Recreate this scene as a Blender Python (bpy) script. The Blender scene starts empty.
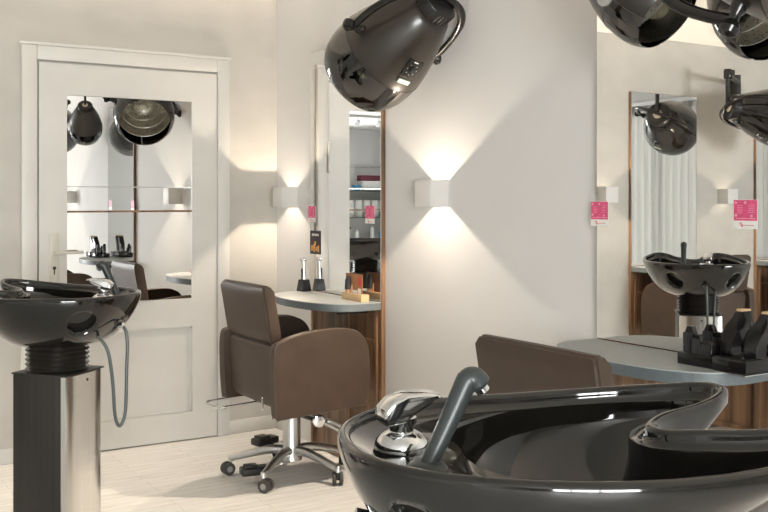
import bpy, bmesh, math, random
from mathutils import Vector, Matrix
R = math.radians
PI = math.pi
random.seed(7)
scene = bpy.context.scene
COL = scene.collection

# ------------------------------------------------------------------ camera
EYE = 1.307
YAW = 31.8
cam_d = bpy.data.cameras.new('camera')
cam = bpy.data.objects.new('camera', cam_d)
COL.objects.link(cam)
cam.location = (0, 0, EYE)
cam.rotation_euler = (R(90), 0, R(-YAW))
cam_d.sensor_width = 36
cam_d.lens = 983 / 768 * 36
cam_d.shift_y = -56 / 768
cam_d.clip_start = 0.05
scene.camera = cam

# ------------------------------------------------------------------ world, exposure
w = bpy.data.worlds.new('world')
scene.world = w
w.use_nodes = True
bg = w.node_tree.nodes['Background']
bg.inputs[0].default_value = (.97, .98, 1.0, 1)
bg.inputs[1].default_value = 1.2
vs = scene.view_settings
vs.view_transform = 'Standard'
vs.look = 'None'
vs.gamma = 1
vs.use_curve_mapping = False
vs.exposure = 0.22
cy = scene.cycles
cy.use_denoising = True
cy.max_bounces = 14
cy.diffuse_bounces = 5
cy.glossy_bounces = 10
cy.transmission_bounces = 8
cy.transparent_max_bounces = 12
cy.caustics_reflective = False
cy.caustics_refractive = False
cy.sample_clamp_indirect = 6

XM, YD = 2.455, 5.127          # mirror wall plane, door wall plane
XL, YB, ZC = -4.1, -4.2, 2.5   # blind wall, rear wall, ceiling

def area(name, loc, rot, sx, sy, power, col=(1, 1, 1)):
    l = bpy.data.lights.new(name, 'AREA')
    l.shape = 'RECTANGLE'; l.size = sx; l.size_y = sy
    l.energy = power; l.color = col
    o = bpy.data.objects.new(name, l); COL.objects.link(o)
    o.location = loc; o.rotation_euler = rot
    return o
# daylight outside the side window, plus a light added behind an invented rear window
area('daylight_side', (XL - 0.45, 1.2, 1.35), (0, R(-90), 0), 2.4, 5.0, 440, (0.95, 0.98, 1.0))
area('added_rear_light', (-1.5, YB - 0.35, 1.45), (R(90), 0, 0), 2.8, 2.2, 560, (1.0, 0.99, 0.975))

# ------------------------------------------------------------------ materials
MATS = {}
def nodes(m):
    m.use_nodes = True
    return m.node_tree.nodes, m.node_tree.links, m.node_tree.nodes['Principled BSDF']
def setp(b, **k):
    names = dict(rough='Roughness', metal='Metallic', spec='Specular IOR Level', coat='Coat Weight',
                 coatr='Coat Roughness', trans='Transmission Weight', ior='IOR', alpha='Alpha', emis='Emission Strength')
    for a, v in k.items():
        b.inputs[names[a]].default_value = v
def mat(name, col, noise=None, bump=None, **k):
    """noise = (scale, amount, stretch) varies the colour; bump = (scale, strength)"""
    if name in MATS: return MATS[name]
    m = bpy.data.materials.new(name)
    n, l, b = nodes(m)
    b.inputs['Base Color'].default_value = (*col, 1)
    setp(b, **k)
    tc = n.new('ShaderNodeTexCoord')
    if noise:
        mp = n.new('ShaderNodeMapping'); mp.inputs['Scale'].default_value = noise[2] if len(noise) > 2 else (1, 1, 1)
        l.new(tc.outputs['Object'], mp.inputs[0])
        t = n.new('ShaderNodeTexNoise'); t.inputs['Scale'].default_value = noise[0]; t.inputs['Detail'].default_value = 6
        l.new(mp.outputs[0], t.inputs[0])
        r = n.new('ShaderNodeValToRGB')
        a = noise[1]
        r.color_ramp.elements[0].position = .3; r.color_ramp.elements[1].position = .7
        r.color_ramp.elements[0].color = (*[c * (1 - a) for c in col], 1)
        r.color_ramp.elements[1].color = (*[min(1, c * (1 + a)) for c in col], 1)
        l.new(t.outputs[0], r.inputs[0]); l.new(r.outputs[0], b.inputs['Base Color'])
    if bump:
        t2 = n.new('ShaderNodeTexNoise'); t2.inputs['Scale'].default_value = bump[0]; t2.inputs['Detail'].default_value = 5
        l.new(tc.outputs['Object'], t2.inputs[0])
        bp = n.new('ShaderNodeBump'); bp.inputs['Strength'].default_value = bump[1]; bp.inputs['Distance'].default_value = .01
        l.new(t2.outputs[0], bp.inputs['Height']); l.new(bp.outputs[0], b.inputs['Normal'])
    MATS[name] = m
    return m

M_white_wall = mat('white_wall_paint', (.695, .693, .688), noise=(3, .015), bump=(160, .05), rough=.75)
M_plaster = mat('beige_trowelled_plaster', (.50, .483, .445), noise=(4.5, .055, (1, 1, 1.6)), bump=(9, .25), rough=.5)
M_ceiling = mat('ceiling_paint', (.66, .65, .63), noise=(2, .01), rough=.9)
M_door = mat('door_paint', (.64, .63, .60), noise=(5, .03), bump=(14, .10), rough=.42)
M_chrome = mat('chrome', (.78, .79, .79), noise=(3, .02), metal=1, rough=.08)
M_steel = mat('brushed_steel', (.86, .845, .81), noise=(40, .05, (1, 1, .03)), metal=1, rough=.2)
M_satin = mat('satin_aluminium', (.66, .66, .65), noise=(30, .03), metal=1, rough=.3)
M_gloss_black = mat('gloss_black_plastic', (.010, .009, .0075), noise=(5, .1), rough=.06, spec=.5, coat=.35, coatr=.03)
M_hood = mat('satin_bronze_black_plastic', (.026, .021, .015), noise=(6, .08), rough=.30, spec=.6, coat=.2, coatr=.12)
M_black = mat('matt_black_plastic', (.014, .013, .012), noise=(20, .1), rough=.42)
M_black_gloss2 = mat('shiny_black_plastic', (.010, .009, .009), noise=(20, .1), rough=.18)
M_bellows = mat('black_rubber_bellows', (.020, .017, .014), noise=(15, .1), rough=.25, spec=.6)
M_pedestal = mat('dark_brushed_metal', (.055, .051, .046), noise=(60, .12, (1, 1, .02)), metal=.7, rough=.38)
M_leather = mat('brown_leather', (.066, .044, .031), noise=(12, .10), bump=(220, .12), rough=.46, spec=.35)
M_leather_seam = mat('brown_piping', (.12, .088, .068), noise=(12, .1), rough=.45)
M_desk = mat('grey_laminate', (.40, .43, .43), noise=(220, .16), rough=.42)
M_desk_edge = mat('grey_edge_band', (.14, .165, .175), noise=(150, .10), rough=.45)
M_hose = mat('grey_hose', (.075, .088, .086), noise=(200, .15), rough=.4, metal=.2)
M_spray = mat('slate_spray_plastic', (.036, .043, .043), noise=(10, .05), rough=.34)
M_lamp = mat('white_lamp_paint', (.72, .71, .69), noise=(20, .01), rough=.5)
M_rubber = mat('caster_rubber', (.045, .043, .040), noise=(40, .1), rough=.6)
M_caster_hub = mat('caster_hub_grey', (.28, .27, .26), noise=(30, .05), rough=.5)
M_pink = mat('pink_card', (.72, .09, .22), noise=(60, .08), rough=.5)
M_card = mat('white_card', (.82, .82, .80), noise=(30, .01), rough=.5)
M_pale = mat('pale_wood', (.62, .43, .24), noise=(14, .12, (1, .15, 1)), rough=.5)
M_pvc = mat('window_frame_white', (.75, .75, .74), noise=(10, .01), rough=.35)
M_cream = mat('cream_plastic', (.55, .50, .42), noise=(50, .15), rough=.5)
M_greydisc = mat('grey_disc_plastic', (.42, .42, .40), noise=(50, .05), rough=.5)
M_burg = mat('burgundy_box', (.16, .03, .05), noise=(20, .1), rough=.5)
M_blue = mat('blue_pack', (.05, .25, .42), noise=(20, .1), rough=.5)
M_towel = mat('white_towel', (.75, .74, .71), noise=(60, .06), bump=(300, .5), rough=.95)
M_orange = mat('orange_pack', (.62, .20, .05), noise=(20, .1), rough=.5)
M_bag = mat('black_bag_fabric', (.018, .018, .02), noise=(30, .2), bump=(80, .3), rough=.7)
M_hatch = mat('green_white_label', (.62, .74, .64), noise=(60, .05), rough=.5)
M_ink = mat('dark_ink', (.03, .025, .03), noise=(30, .05), rough=.6)
M_skin = mat('printed_skin_tone', (.60, .34, .20), noise=(40, .08), rough=.5)
M_redink = mat('printed_red', (.60, .06, .04), noise=(40, .08), rough=.5)
M_brownprint = mat('printed_brown', (.38, .16, .06), noise=(30, .15), rough=.5)
M_flame = mat('printed_flame', (.85, .38, .10), noise=(90, .3), rough=.5)

def m_mirror():
    m = bpy.data.materials.new('mirror_silvering'); n, l, b = nodes(m)
    b.inputs['Base Color'].default_value = (.93, .935, .93, 1); setp(b, metal=1, rough=0.0)
    return m
M_mirror = m_mirror()

def m_glass(name, tint, gloss):
    m = bpy.data.materials.new(name); n, l, b = nodes(m)
    n.remove(b)
    t = n.new('ShaderNodeBsdfTransparent'); t.inputs[0].default_value = (*tint, 1)
    g = n.new('ShaderNodeBsdfGlossy'); g.inputs['Roughness'].default_value = .02
    lw = n.new('ShaderNodeLayerWeight'); lw.inputs[0].default_value = gloss
    mx = n.new('ShaderNodeMixShader')
    l.new(lw.outputs['Fresnel'], mx.inputs[0]); l.new(t.outputs[0], mx.inputs[1]); l.new(g.outputs[0], mx.inputs[2])
    l.new(mx.outputs[0], n['Material Output'].inputs[0])
    return m
M_glass = m_glass('window_glass', (.97, .98, .98), .25)
M_shelf_glass = m_glass('shelf_glass', (.78, .88, .85), .45)
M_smoke = m_glass('smoked_visor', (.33, .33, .29), .5)

def m_wood():
    m = bpy.data.materials.new('zebra_brown_wood'); n, l, b = nodes(m)
    tc = n.new('ShaderNodeTexCoord'); mp = n.new('ShaderNodeMapping')
    mp.inputs['Scale'].default_value = (9, 9, .35)
    l.new(tc.outputs['Object'], mp.inputs[0])
    t = n.new('ShaderNodeTexNoise'); t.inputs['Scale'].default_value = 3.0; t.inputs['Detail'].default_value = 8; t.inputs['Roughness'].default_value = .65
    l.new(mp.outputs[0], t.inputs[0])
    r = n.new('ShaderNodeValToRGB')
    e = r.color_ramp.elements
    e[0].position = .30; e[0].color = (.060, .032, .017, 1)
    e[1].position = .72; e[1].color = (.36, .215, .115, 1)
    x = e.new(.5); x.color = (.19, .105, .055, 1)
    l.new(t.outputs[0], r.inputs[0]); l.new(r.outputs[0], b.inputs['Base Color'])
    setp(b, rough=.42)
    return m
M_wood = m_wood()

def m_floor():
    m = bpy.data.materials.new('whitewashed_plank_floor'); n, l, b = nodes(m)
    tc = n.new('ShaderNodeTexCoord')
    br = n.new('ShaderNodeTexBrick')
    br.inputs['Color1'].default_value = (.70, .71, .715, 1); br.inputs['Color2'].default_value = (.65, .66, .66, 1)
    br.inputs['Mortar'].default_value = (.50, .49, .47, 1)
    br.inputs['Scale'].default_value = 1; br.inputs['Mortar Size'].default_value = .0018
    br.inputs['Brick Width'].default_value = .9; br.inputs['Row Height'].default_value = .055
    br.offset = .37
    l.new(tc.outputs['Object'], br.inputs[0])
    mp = n.new('ShaderNodeMapping'); mp.inputs['Scale'].default_value = (2.2, 38, 1)
    l.new(tc.outputs['Object'], mp.inputs[0])
    t = n.new('ShaderNodeTexNoise'); t.inputs['Scale'].default_value = 2; t.inputs['Detail'].default_value = 9; t.inputs['Roughness'].default_value = .7
    l.new(mp.outputs[0], t.inputs[0])
    r = n.new('ShaderNodeValToRGB')
    r.color_ramp.elements[0].position = .32; r.color_ramp.elements[0].color = (.74, .72, .69, 1)
    r.color_ramp.elements[1].position = .60; r.color_ramp.elements[1].color = (1.08, 1.07, 1.05, 1)
    l.new(t.outputs[0], r.inputs[0])
    mx = n.new('ShaderNodeMix'); mx.data_type = 'RGBA'; mx.blend_type = 'MULTIPLY'; mx.inputs[0].default_value = .8
    l.new(br.outputs[0], mx.inputs['A']); l.new(r.outputs[0], mx.inputs['B'])
    l.new(mx.outputs['Result'], b.inputs['Base Color'])
    bp = n.new('ShaderNodeBump'); bp.inputs['Strength'].default_value = .15; bp.inputs['Distance'].default_value = .004
    l.new(t.outputs[0], bp.inputs['Height']); l.new(bp.outputs[0], b.inputs['Normal'])
    setp(b, rough=.42)
    return m
M_floor = m_floor()

def m_blind():
    m = bpy.data.materials.new('blind_fabric'); n, l, b = nodes(m)
    b.inputs['Base Color'].default_value = (.50, .485, .455, 1); setp(b, rough=.9)
    tr = n.new('ShaderNodeBsdfTranslucent'); tr.inputs[0].default_value = (.60, .585, .555, 1)
    nt = n.new('ShaderNodeTexNoise'); nt.inputs['Scale'].default_value = 120
    bp = n.new('ShaderNodeBump'); bp.inputs['Strength'].default_value = .1
    l.new(nt.outputs[0], bp.inputs['Height']); l.new(bp.outputs[0], b.inputs['Normal'])
    mx = n.new('ShaderNodeMixShader'); mx.inputs[0].default_value = .4
    l.new(b.outputs[0], mx.inputs[1]); l.new(tr.outputs[0], mx.inputs[2])
    l.new(mx.outputs[0], n['Material Output'].inputs[0])
    return m
M_blind = m_blind()

def m_mesh():
    # perforated inner grille of a hood: rings and spokes of holes around local Z
    m = bpy.data.materials.new('perforated_grille'); n, l, b = nodes(m)
    tc = n.new('ShaderNodeTexCoord')
    v = n.new('ShaderNodeTexVoronoi'); v.inputs['Scale'].default_value = 60
    l.new(tc.outputs['Object'], v.inputs[0])
    r = n.new('ShaderNodeValToRGB')
    r.color_ramp.elements[0].position = .20; r.color_ramp.elements[0].color = (.03, .026, .02, 1)
    r.color_ramp.elements[1].position = .30; r.color_ramp.elements[1].color = (.78, .74, .64, 1)
    l.new(v.outputs['Distance'], r.inputs[0]); l.new(r.outputs[0], b.inputs['Base Color'])
    setp(b, metal=.6, rough=.3)
    return m
M_mesh = m_mesh()

def m_emit(name, col, s):
    m = bpy.data.materials.new(name); n, l, b = nodes(m)
    b.inputs['Base Color'].default_value = (.9, .9, .9, 1)
    b.inputs['Emission Color'].default_value = (*col, 1); setp(b, emis=s)
    return m
M_bulb = m_emit('warm_led', (1, .86, .68), 14)
M_spotbulb = m_emit('spot_led', (1, .93, .82), 18)

# ------------------------------------------------------------------ mesh helpers
def new(): return bmesh.new()
def xf(bm, verts, mtx):
    if mtx is not None: bmesh.ops.transform(bm, matrix=mtx, verts=verts)
def box(bm, x0, x1, y0, y1, z0, z1, bev=0, seg=2, mtx=None):
    g = bmesh.ops.create_cube(bm, size=1)
    vs_ = g['verts']
    for v in vs_:
        v.co = Vector((x0 + (v.co.x + .5) * (x1 - x0), y0 + (v.co.y + .5) * (y1 - y0), z0 + (v.co.z + .5) * (z1 - z0)))
    allv = vs_
    if bev:
        ed = list({e for v in vs_ for e in v.link_edges})
        r = bmesh.ops.bevel(bm, geom=ed, offset=bev, segments=seg, affect='EDGES', profile=.5)
        allv = list({v for f in r['faces'] for v in f.verts} | {v for v in vs_ if v.is_valid})
    xf(bm, allv, mtx)
def lathe(bm, prof, n=32, mtx=None, cap0=True, cap1=True):
    rings = []
    allv = []
    for (r, z) in prof:
        ring = [bm.verts.new((r * math.cos(2 * PI * i / n), r * math.sin(2 * PI * i / n), z)) for i in range(n)]
        rings.append(ring); allv += ring
    for a, b in zip(rings, rings[1:]):
        for i in range(n):
            bm.faces.new((a[i], a[(i + 1) % n], b[(i + 1) % n], b[i]))
    if cap0: bm.faces.new(list(reversed(rings[0])))
    if cap1: bm.faces.new(rings[-1])
    xf(bm, allv, mtx)
def spline(pts, k=8, closed=False):
    P = [Vector(p) for p in pts]; out = []; N = len(P)
    rng = range(N) if closed else range(N - 1)
    for i in rng:
        if closed: a, b, c, d = P[(i - 1) % N], P[i], P[(i + 1) % N], P[(i + 2) % N]
        else: a, b, c, d = P[max(i - 1, 0)], P[i], P[i + 1], P[min(i + 2, N - 1)]
        for j in range(k):
            t = j / k
            out.append(.5 * ((2 * b) + (c - a) * t + (2 * a - 5 * b + 4 * c - d) * t * t + (3 * b - 3 * c + d - a) * t ** 3))
    if not closed: out.append(P[-1])
    return out
def tube(bm, pts, r, n=12, closed=False, flat=1.0, mtx=None):
    P = [Vector(p) for p in pts]; N = len(P)
    rs = r if isinstance(r, (list, tuple)) else [r] * N
    T = []
    for i in range(N):
        a = P[(i - 1) % N] if (closed or i) else P[0]
        b = P[(i + 1) % N] if (closed or i < N - 1) else P[-1]
        T.append((b - a).normalized())
    up = Vector((0, 0, 1)) if abs(T[0].z) < .9 else Vector((1, 0, 0))
    nrm = (up - T[0] * up.dot(T[0])).normalized()
    rings = []; allv = []
    for i in range(N):
        nrm = (nrm - T[i] * nrm.dot(T[i])).normalized()
        bn = T[i].cross(nrm)
        ring = [bm.verts.new(P[i] + rs[i] * (math.cos(2 * PI * j / n) * nrm * flat + math.sin(2 * PI * j / n) * bn)) for j in range(n)]
        rings.append(ring); allv += ring
    m = N if closed else N - 1
    for i in range(m):
        a, b = rings[i], rings[(i + 1) % N]
        for j in range(n):
            bm.faces.new((a[j], a[(j + 1) % n], b[(j + 1) % n], b[j]))
    if not closed:
        bm.faces.new(list(reversed(rings[0]))); bm.faces.new(rings[-1])
    xf(bm, allv, mtx)
def prism(bm, outline, a0, a1, axis='z', bev=0, seg=3, mtx=None):
    """extrude a 2-D outline; axis z: (x,y)->z ; axis y: (x,z)->y ; axis x: (y,z)->x"""
    def pt(p, h):
        return {'z': (p[0], p[1], h), 'y': (p[0], h, p[1]), 'x': (h, p[0], p[1])}[axis]
    A = [bm.verts.new(pt(p, a0)) for p in outline]; B = [bm.verts.new(pt(p, a1)) for p in outline]
    f0 = bm.faces.new(A); f1 = bm.faces.new(list(reversed(B))); n = len(A)
    for i in range(n): bm.faces.new((A[(i + 1) % n], A[i], B[i], B[(i + 1) % n]))
    allv = A + B
    if bev:
        ed = list(f0.edges) + list(f1.edges)
        r = bmesh.ops.bevel(bm, geom=ed, offset=bev, segments=seg, affect='EDGES', profile=.5)
        allv = list({v for f in r['faces'] for v in f.verts} | {v for v in allv if v.is_valid})
    xf(bm, allv, mtx)
def loft(bm, loops, cap0=False, cap1=False):
    rings = [[bm.verts.new(p) for p in L] for L in loops]
    n = len(rings[0])
    for a, b in zip(rings, rings[1:]):
        for i in range(n):
            bm.faces.new((a[i], a[(i + 1) % n], b[(i + 1) % n], b[i]))
    if cap0: bm.faces.new(list(reversed(rings[0])))
    if cap1: bm.faces.new(rings[-1])
def obj(name, bm, m, parent=None, ang=35, mods=None):
    bmesh.ops.recalc_face_normals(bm, faces=bm.faces)
    for f in bm.faces: f.smooth = True
    for e in bm.edges:
        if len(e.link_faces) == 2 and e.calc_face_angle(0) > R(ang): e.smooth = False
    me = bpy.data.meshes.new(name); bm.to_mesh(me); bm.free()
    o = bpy.data.objects.new(name, me); COL.objects.link(o)
    me.materials.append(m)
    if parent is not None: o.parent = parent
    return o
def thing(name, label, cat, loc=(0, 0, 0), rz=0, group=None, rot=None):
    o = bpy.data.objects.new(name, None); COL.objects.link(o)
    o.empty_display_size = .1
    o.location = loc
    o.rotation_euler = rot if rot is not None else (0, 0, rz)
    o['label'] = label; o['category'] = cat
    if group: o['group'] = group
    return o
def tag(o, label, cat, group=None):
    o['label'] = label; o['category'] = cat
    if group: o['group'] = group
    return o
def struct(o):
    o['kind'] = 'structure'; return o
def dup(root, loc, rz, label, group=None):
    r = root.copy(); COL.objects.link(r); r.location = loc; r.rotation_euler = (0, 0, rz)
    r['label'] = label
    if group: r['group'] = group
    for ch in list(root.children):
        c = ch.copy(); COL.objects.link(c); c.parent = r
        for g in list(ch.children):
            d = g.copy(); COL.objects.link(d); d.parent = c
    return r
def sbox(name, m, *a, parent=None, **k):
    bm = new(); box(bm, *a, **k); return obj(name, bm, m, parent)

# ------------------------------------------------------------------ room shell
struct(sbox('floor', M_floor, XL - .1, XM + .1, YB - .1, YD + .1, -.1, 0))
struct(sbox('ceiling', M_ceiling, XL - .1, XM + .1, YB - .1, YD + .1, ZC, ZC + .1))
struct(sbox('wall_mirror_side', M_white_wall, XM, XM + .12, YB - .1, YD + .12, 0, ZC))
struct(sbox('wall_door_side', M_plaster, XL - .1, XM, YD, YD + .12, 0, ZC))
# window wall on the left (opening y -1.2..3.6, z .25..2.35)
WY0, WY1, WZ0, WZ1 = -1.2, 3.6, .15, 2.38
bm = new()
box(bm, XL - .15, XL, YB - .1, WY0, 0, ZC); box(bm, XL - .15, XL, WY1, YD, 0, ZC)
box(bm, XL - .15, XL, WY0, WY1, 0, WZ0); box(bm, XL - .15, XL, WY0, WY1, WZ1, ZC)
struct(obj('wall_window_side', bm, M_white_wall))
RX0, RX1, RZ0, RZ1 = -2.85, -.15, .3, 2.3
bm = new()
box(bm, XL, RX0, YB - .15, YB, 0, ZC); box(bm, RX1, XM, YB - .15, YB, 0, ZC)
box(bm, RX0, RX1, YB - .15, YB, 0, RZ0); box(bm, RX0, RX1, YB - .15, YB, RZ1, ZC)
struct(obj('wall_rear', bm, M_white_wall))
# windows
def window(name, along, a0, a1, z0, z1, at, n):
    root = bpy.data.objects.new(name, None); COL.objects.link(root); struct(root)
    f = .05
    bm = new()
    def bx(p0, p1, q0, q1):
        if along == 'y': box(bm, at - .10, at - .04, p0, p1, q0, q1, .004)
        else: box(bm, p0, p1, at - .10, at - .04, q0, q1, .004)
    bx(a0, a1, z0, z0 + f); bx(a0, a1, z1 - f, z1)
    for i in range(n + 1):
        p = a0 + (a1 - a0) * i / n
        p0 = max(a0, p - f / 2); p1 = min(a1, p + f / 2)
        if i == 0: p1 = a0 + f
        if i == n: p0 = a1 - f
        bx(p0, p1, z0 + f, z1 - f)
    obj('window_frame', bm, M_pvc, root)
    for i in range(n):
        p0 = a0 + (a1 - a0) * i / n + f / 2; p1 = a0 + (a1 - a0) * (i + 1) / n - f / 2
        bm = new()
        if along == 'y': box(bm, at - .072, at - .068, p0, p1, z0 + f, z1 - f)
        else: box(bm, p0, p1, at - .072, at - .068, z0 + f, z1 - f)
        obj('pane', bm, M_glass, root)
window('window_1', 'y', WY0, WY1, WZ0, WZ1, XL, 3)
window('added_rear_window', 'x', RX0, RX1, RZ0, RZ1, YB, 3)  # unseen rear window, added to let fill light in from behind the camera
# baseboards on the door wall
bm = new(); box(bm, XL, 1.043, YD - .014, YD, 0, .075, .003); box(bm, 2.153, XM - .0, YD - .014, YD, 0, .075, .003)
struct(obj('baseboard_door_side', bm, M_door))
bm = new(); box(bm, XM - .014, XM, 4.97, YD - .014, 0, .075, .003)
struct(obj('baseboard_mirror_side', bm, M_door))

# vertical blind in front of the side window
bl = thing('vertical_blind', 'off-white vertical slat blind hanging over the wide side window', 'blind', (XL + .06, 0, 0))
obj('head_rail', (lambda b: (box(b, -.02, .02, WY0 - .1, WY1 + .1, ZC - .055, ZC - .005, .003), b)[1])(new()), M_pvc, bl)
y = WY0 - .08
slat0 = None
while y < WY1 + .1:
    if slat0 is None:
        bm = new()
        ol = [(-.066, 0), (-.033, .007), (0, .010), (.033, .007), (.066, 0), (.066, -.0012), (.033, .0055), (0, .0085), (-.033, .0055), (-.066, -.0012)]
        prism(bm, ol, .06, ZC - .06, 'z')
        slat0 = obj('slat', bm, M_blind, bl, 60)
        s = slat0
    else:
        s = slat0.copy(); COL.objects.link(s); s.parent = bl
    s.location = (0, y, 0); s.rotation_euler = (0, 0, R(90 - 9))
    y += .112

# ------------------------------------------------------------------ door
dr = bpy.data.objects.new('door_1', None); COL.objects.link(dr); struct(dr)
dr.location = (0, YD, 0)
DX0, DX1 = 1.128, 2.078
bm = new()
box(bm, 1.043, 1.118, -.030, 0, 0, 2.085, .005); box(bm, 2.081, 2.153, -.030, 0, 0, 2.085, .005)
box(bm, 1.118, 2.081, -.030, 0, 2.012, 2.085, .005)
obj('door_casing', bm, M_door, dr)
bm = new(); box(bm, 1.036, 2.160, -.036, 0, 2.085, 2.10, .003)
obj('top_moulding', bm, M_door, dr)
bm = new()
mx0, mx1, mz0, mz1 = 1.266, 1.935, .772, 1.842
pz0, pz1 = .155, .62
T0, T1 = -.022, -.002
box(bm, DX0, mx0, T0, T1, .008, 2.0); box(bm, mx1, DX1, T0, T1, .008, 2.0)
box(bm, mx0, mx1, T0, T1, mz1, 2.0); box(bm, mx0, mx1, T0, T1, pz1, mz0); box(bm, mx0, mx1, T0, T1, .008, pz0)
box(bm, mx0, mx1, -.010, T1, pz0, pz1)
leaf = obj('door_leaf', bm, M_door, dr)
# beads round the lower panel
bm = new()
for a in ((mx0, mx0 + .012, pz0, pz1), (mx1 - .012, mx1, pz0, pz1), (mx0, mx1, pz0, pz0 + .012), (mx0, mx1, pz1 - .012, pz1)):
    box(bm, a[0], a[1], -.017, -.009, a[2], a[3], .003)
obj('panel_bead', bm, M_door, leaf)
seams = (1.375, 1.247)
zz = [mz0, seams[1], seams[0], mz1]
for a, b in zip(zz, zz[1:]):
    obj('mirror_pane', (lambda q: (box(q, mx0, mx1, -.0140, -.010, a + .0012, b - .0012), q)[1])(new()), M_mirror, leaf)
bm = new(); box(bm, mx0, mx1, -.0152, -.0138, seams[0] - .003, seams[0] + .003); obj('glazing_seam', bm, M_satin, leaf)
bm = new(); box(bm, mx0, mx1, -.017, -.0138, seams[1] - .005, seams[1] + .005)
o = obj('glazing_bar', bm, M_wood, leaf); o['label'] = 'dark brown glazing bar across the mirror'
hp = new(); box(hp, 1.178, 1.226, -.028, -.022, .885, 1.140, .0015)
plate = obj('handle_plate', hp, M_cream if False else mat('ivory_handle_paint', (.60, .58, .52), noise=(30, .03), rough=.35), leaf)
bm = new()
tube(bm, [(1.202, -.024, 1.038), (1.202, -.070, 1.038)], .008, 12)
tube(bm, spline([(1.202, -.066, 1.038), (1.215, -.072, 1.039), (1.25, -.073, 1.041), (1.335, -.070, 1.041)], 4), .0085, 12)
obj('lever_handle', bm, MATS['ivory_handle_paint'], leaf)
bm = new(); lathe(bm, [(.009, 0), (.009, .003)], 16, Matrix.Translation((1.202, -.0275, .963)) @ Matrix.Rotation(R(90), 4, 'X'))
box(bm, 1.1995, 1.2045, -.031, -.027, .93, .958)
obj('keyhole', bm, M_black, leaf)
for z0 in (1.47, .27):
    bm = new(); tube(bm, [(2.083, -.038, z0), (2.083, -.038, z0 + .175)], .008, 12)
    for q in (z0, z0 + .175): lathe(bm, [(.0, -.004), (.009, 0), (.0, .006)], 12, Matrix.Translation((2.083, -.038, q)))
    obj('hinge', bm, M_door, dr)

# ------------------------------------------------------------------ stations (local x=0 is the wall, room at -x)
def placed(o, base):
    return o
def station(far, near, base, desk_extra, lab_m, lab_d, gm='styling mirrors', gd='wall desks'):
    """far/near: local y extents of the board; base = (loc, rz)"""
    loc, rz = base
    t = thing('styling_mirror', lab_m, 'mirror', loc, rz, gm)
    bm = new(); box(bm, -.022, -.0005, near, far, 0.002, 2.093, .001)
    obj('wooden_board', bm, M_wood, t)
    bm = new(); box(bm, -.0262, -.0222, near + .003, far - .002, .829, 2.090)
    obj('mirror_glass', bm, M_mirror, t)
    # slim battens under the desk
    for yy in (near + .03, near + .30, far - .04):
        bm = new(); box(bm, -.032, -.022, yy, yy + .022, .002, .78, .002); obj('batten', bm, M_wood, t)
    bm = new(); box(bm, -.032, -.022, near + .052, near + .30, .62, .642, .002); obj('batten', bm, M_wood, t)
    d = thing('wall_desk', lab_d, 'desk', loc, rz, gd)
    zt = .825; th = .036
    L1 = far + desk_extra
    dep = .25
    # outline: along the wall from near to L1, rounded at both front corners
    mid = (near + far) / 2
    cpts = [(-.0265, far - .002), (-.10, far + .008), (-.17, far + .004), (-.235, far - .03), (-.285, far - .10), (-.318, far - .20), (-.335, mid + .03), (-.325, near + .22),
            (-.300, near + .13), (-.262, near + .06), (-.21, near + .015), (-.14, near - .004), (-.0265, near + .0)]
    o_ = [(p.x, p.y) for p in spline([(a, b, 0) for a, b in cpts], 6)]
    bm = new(); prism(bm, o_, zt - .003, zt, 'z')
    obj('desk_top', bm, M_desk, d)
    bm = new(); prism(bm, [(x * .999, y_) for x, y_ in o_], zt - th, zt - .0032, 'z')
    obj('desk_edge', bm, M_desk_edge, d)
    for yy in (near + .10, far - .12):
        bm = new(); box(bm, -.20, -.0325, yy, yy + .02, zt - th - .022, zt - th, .002); obj('bracket', bm, M_black, d)
    return t, d
baseM = ((XM, 0, 0), 0)
station(4.665, 3.945, baseM, .26, 'tall wood-backed mirror between the two glowing lamps, near the room corner', 'grey desk shelf by the door chair, carrying the pale wooden card holder')
station(2.515, 1.815, baseM, .19, 'tall mirror at the right edge, with a shampoo basin seen in it', 'blue-grey desk shelf at right carrying the black tool rack')
# door wall: local y -> world -x
baseD = ((0, YD, 0), R(90))
station(1.105, .41, baseD, .15, 'mirror on the door wall, seen reflected beside the second chair', 'grey desk shelf on the plaster door wall, seen only in the right mirror')
station(2.50, 1.80, baseD, .15, 'farthest mirror on the plaster door wall, at the right edge of the reflection', 'desk shelf below the farthest door-wall mirror')

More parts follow.
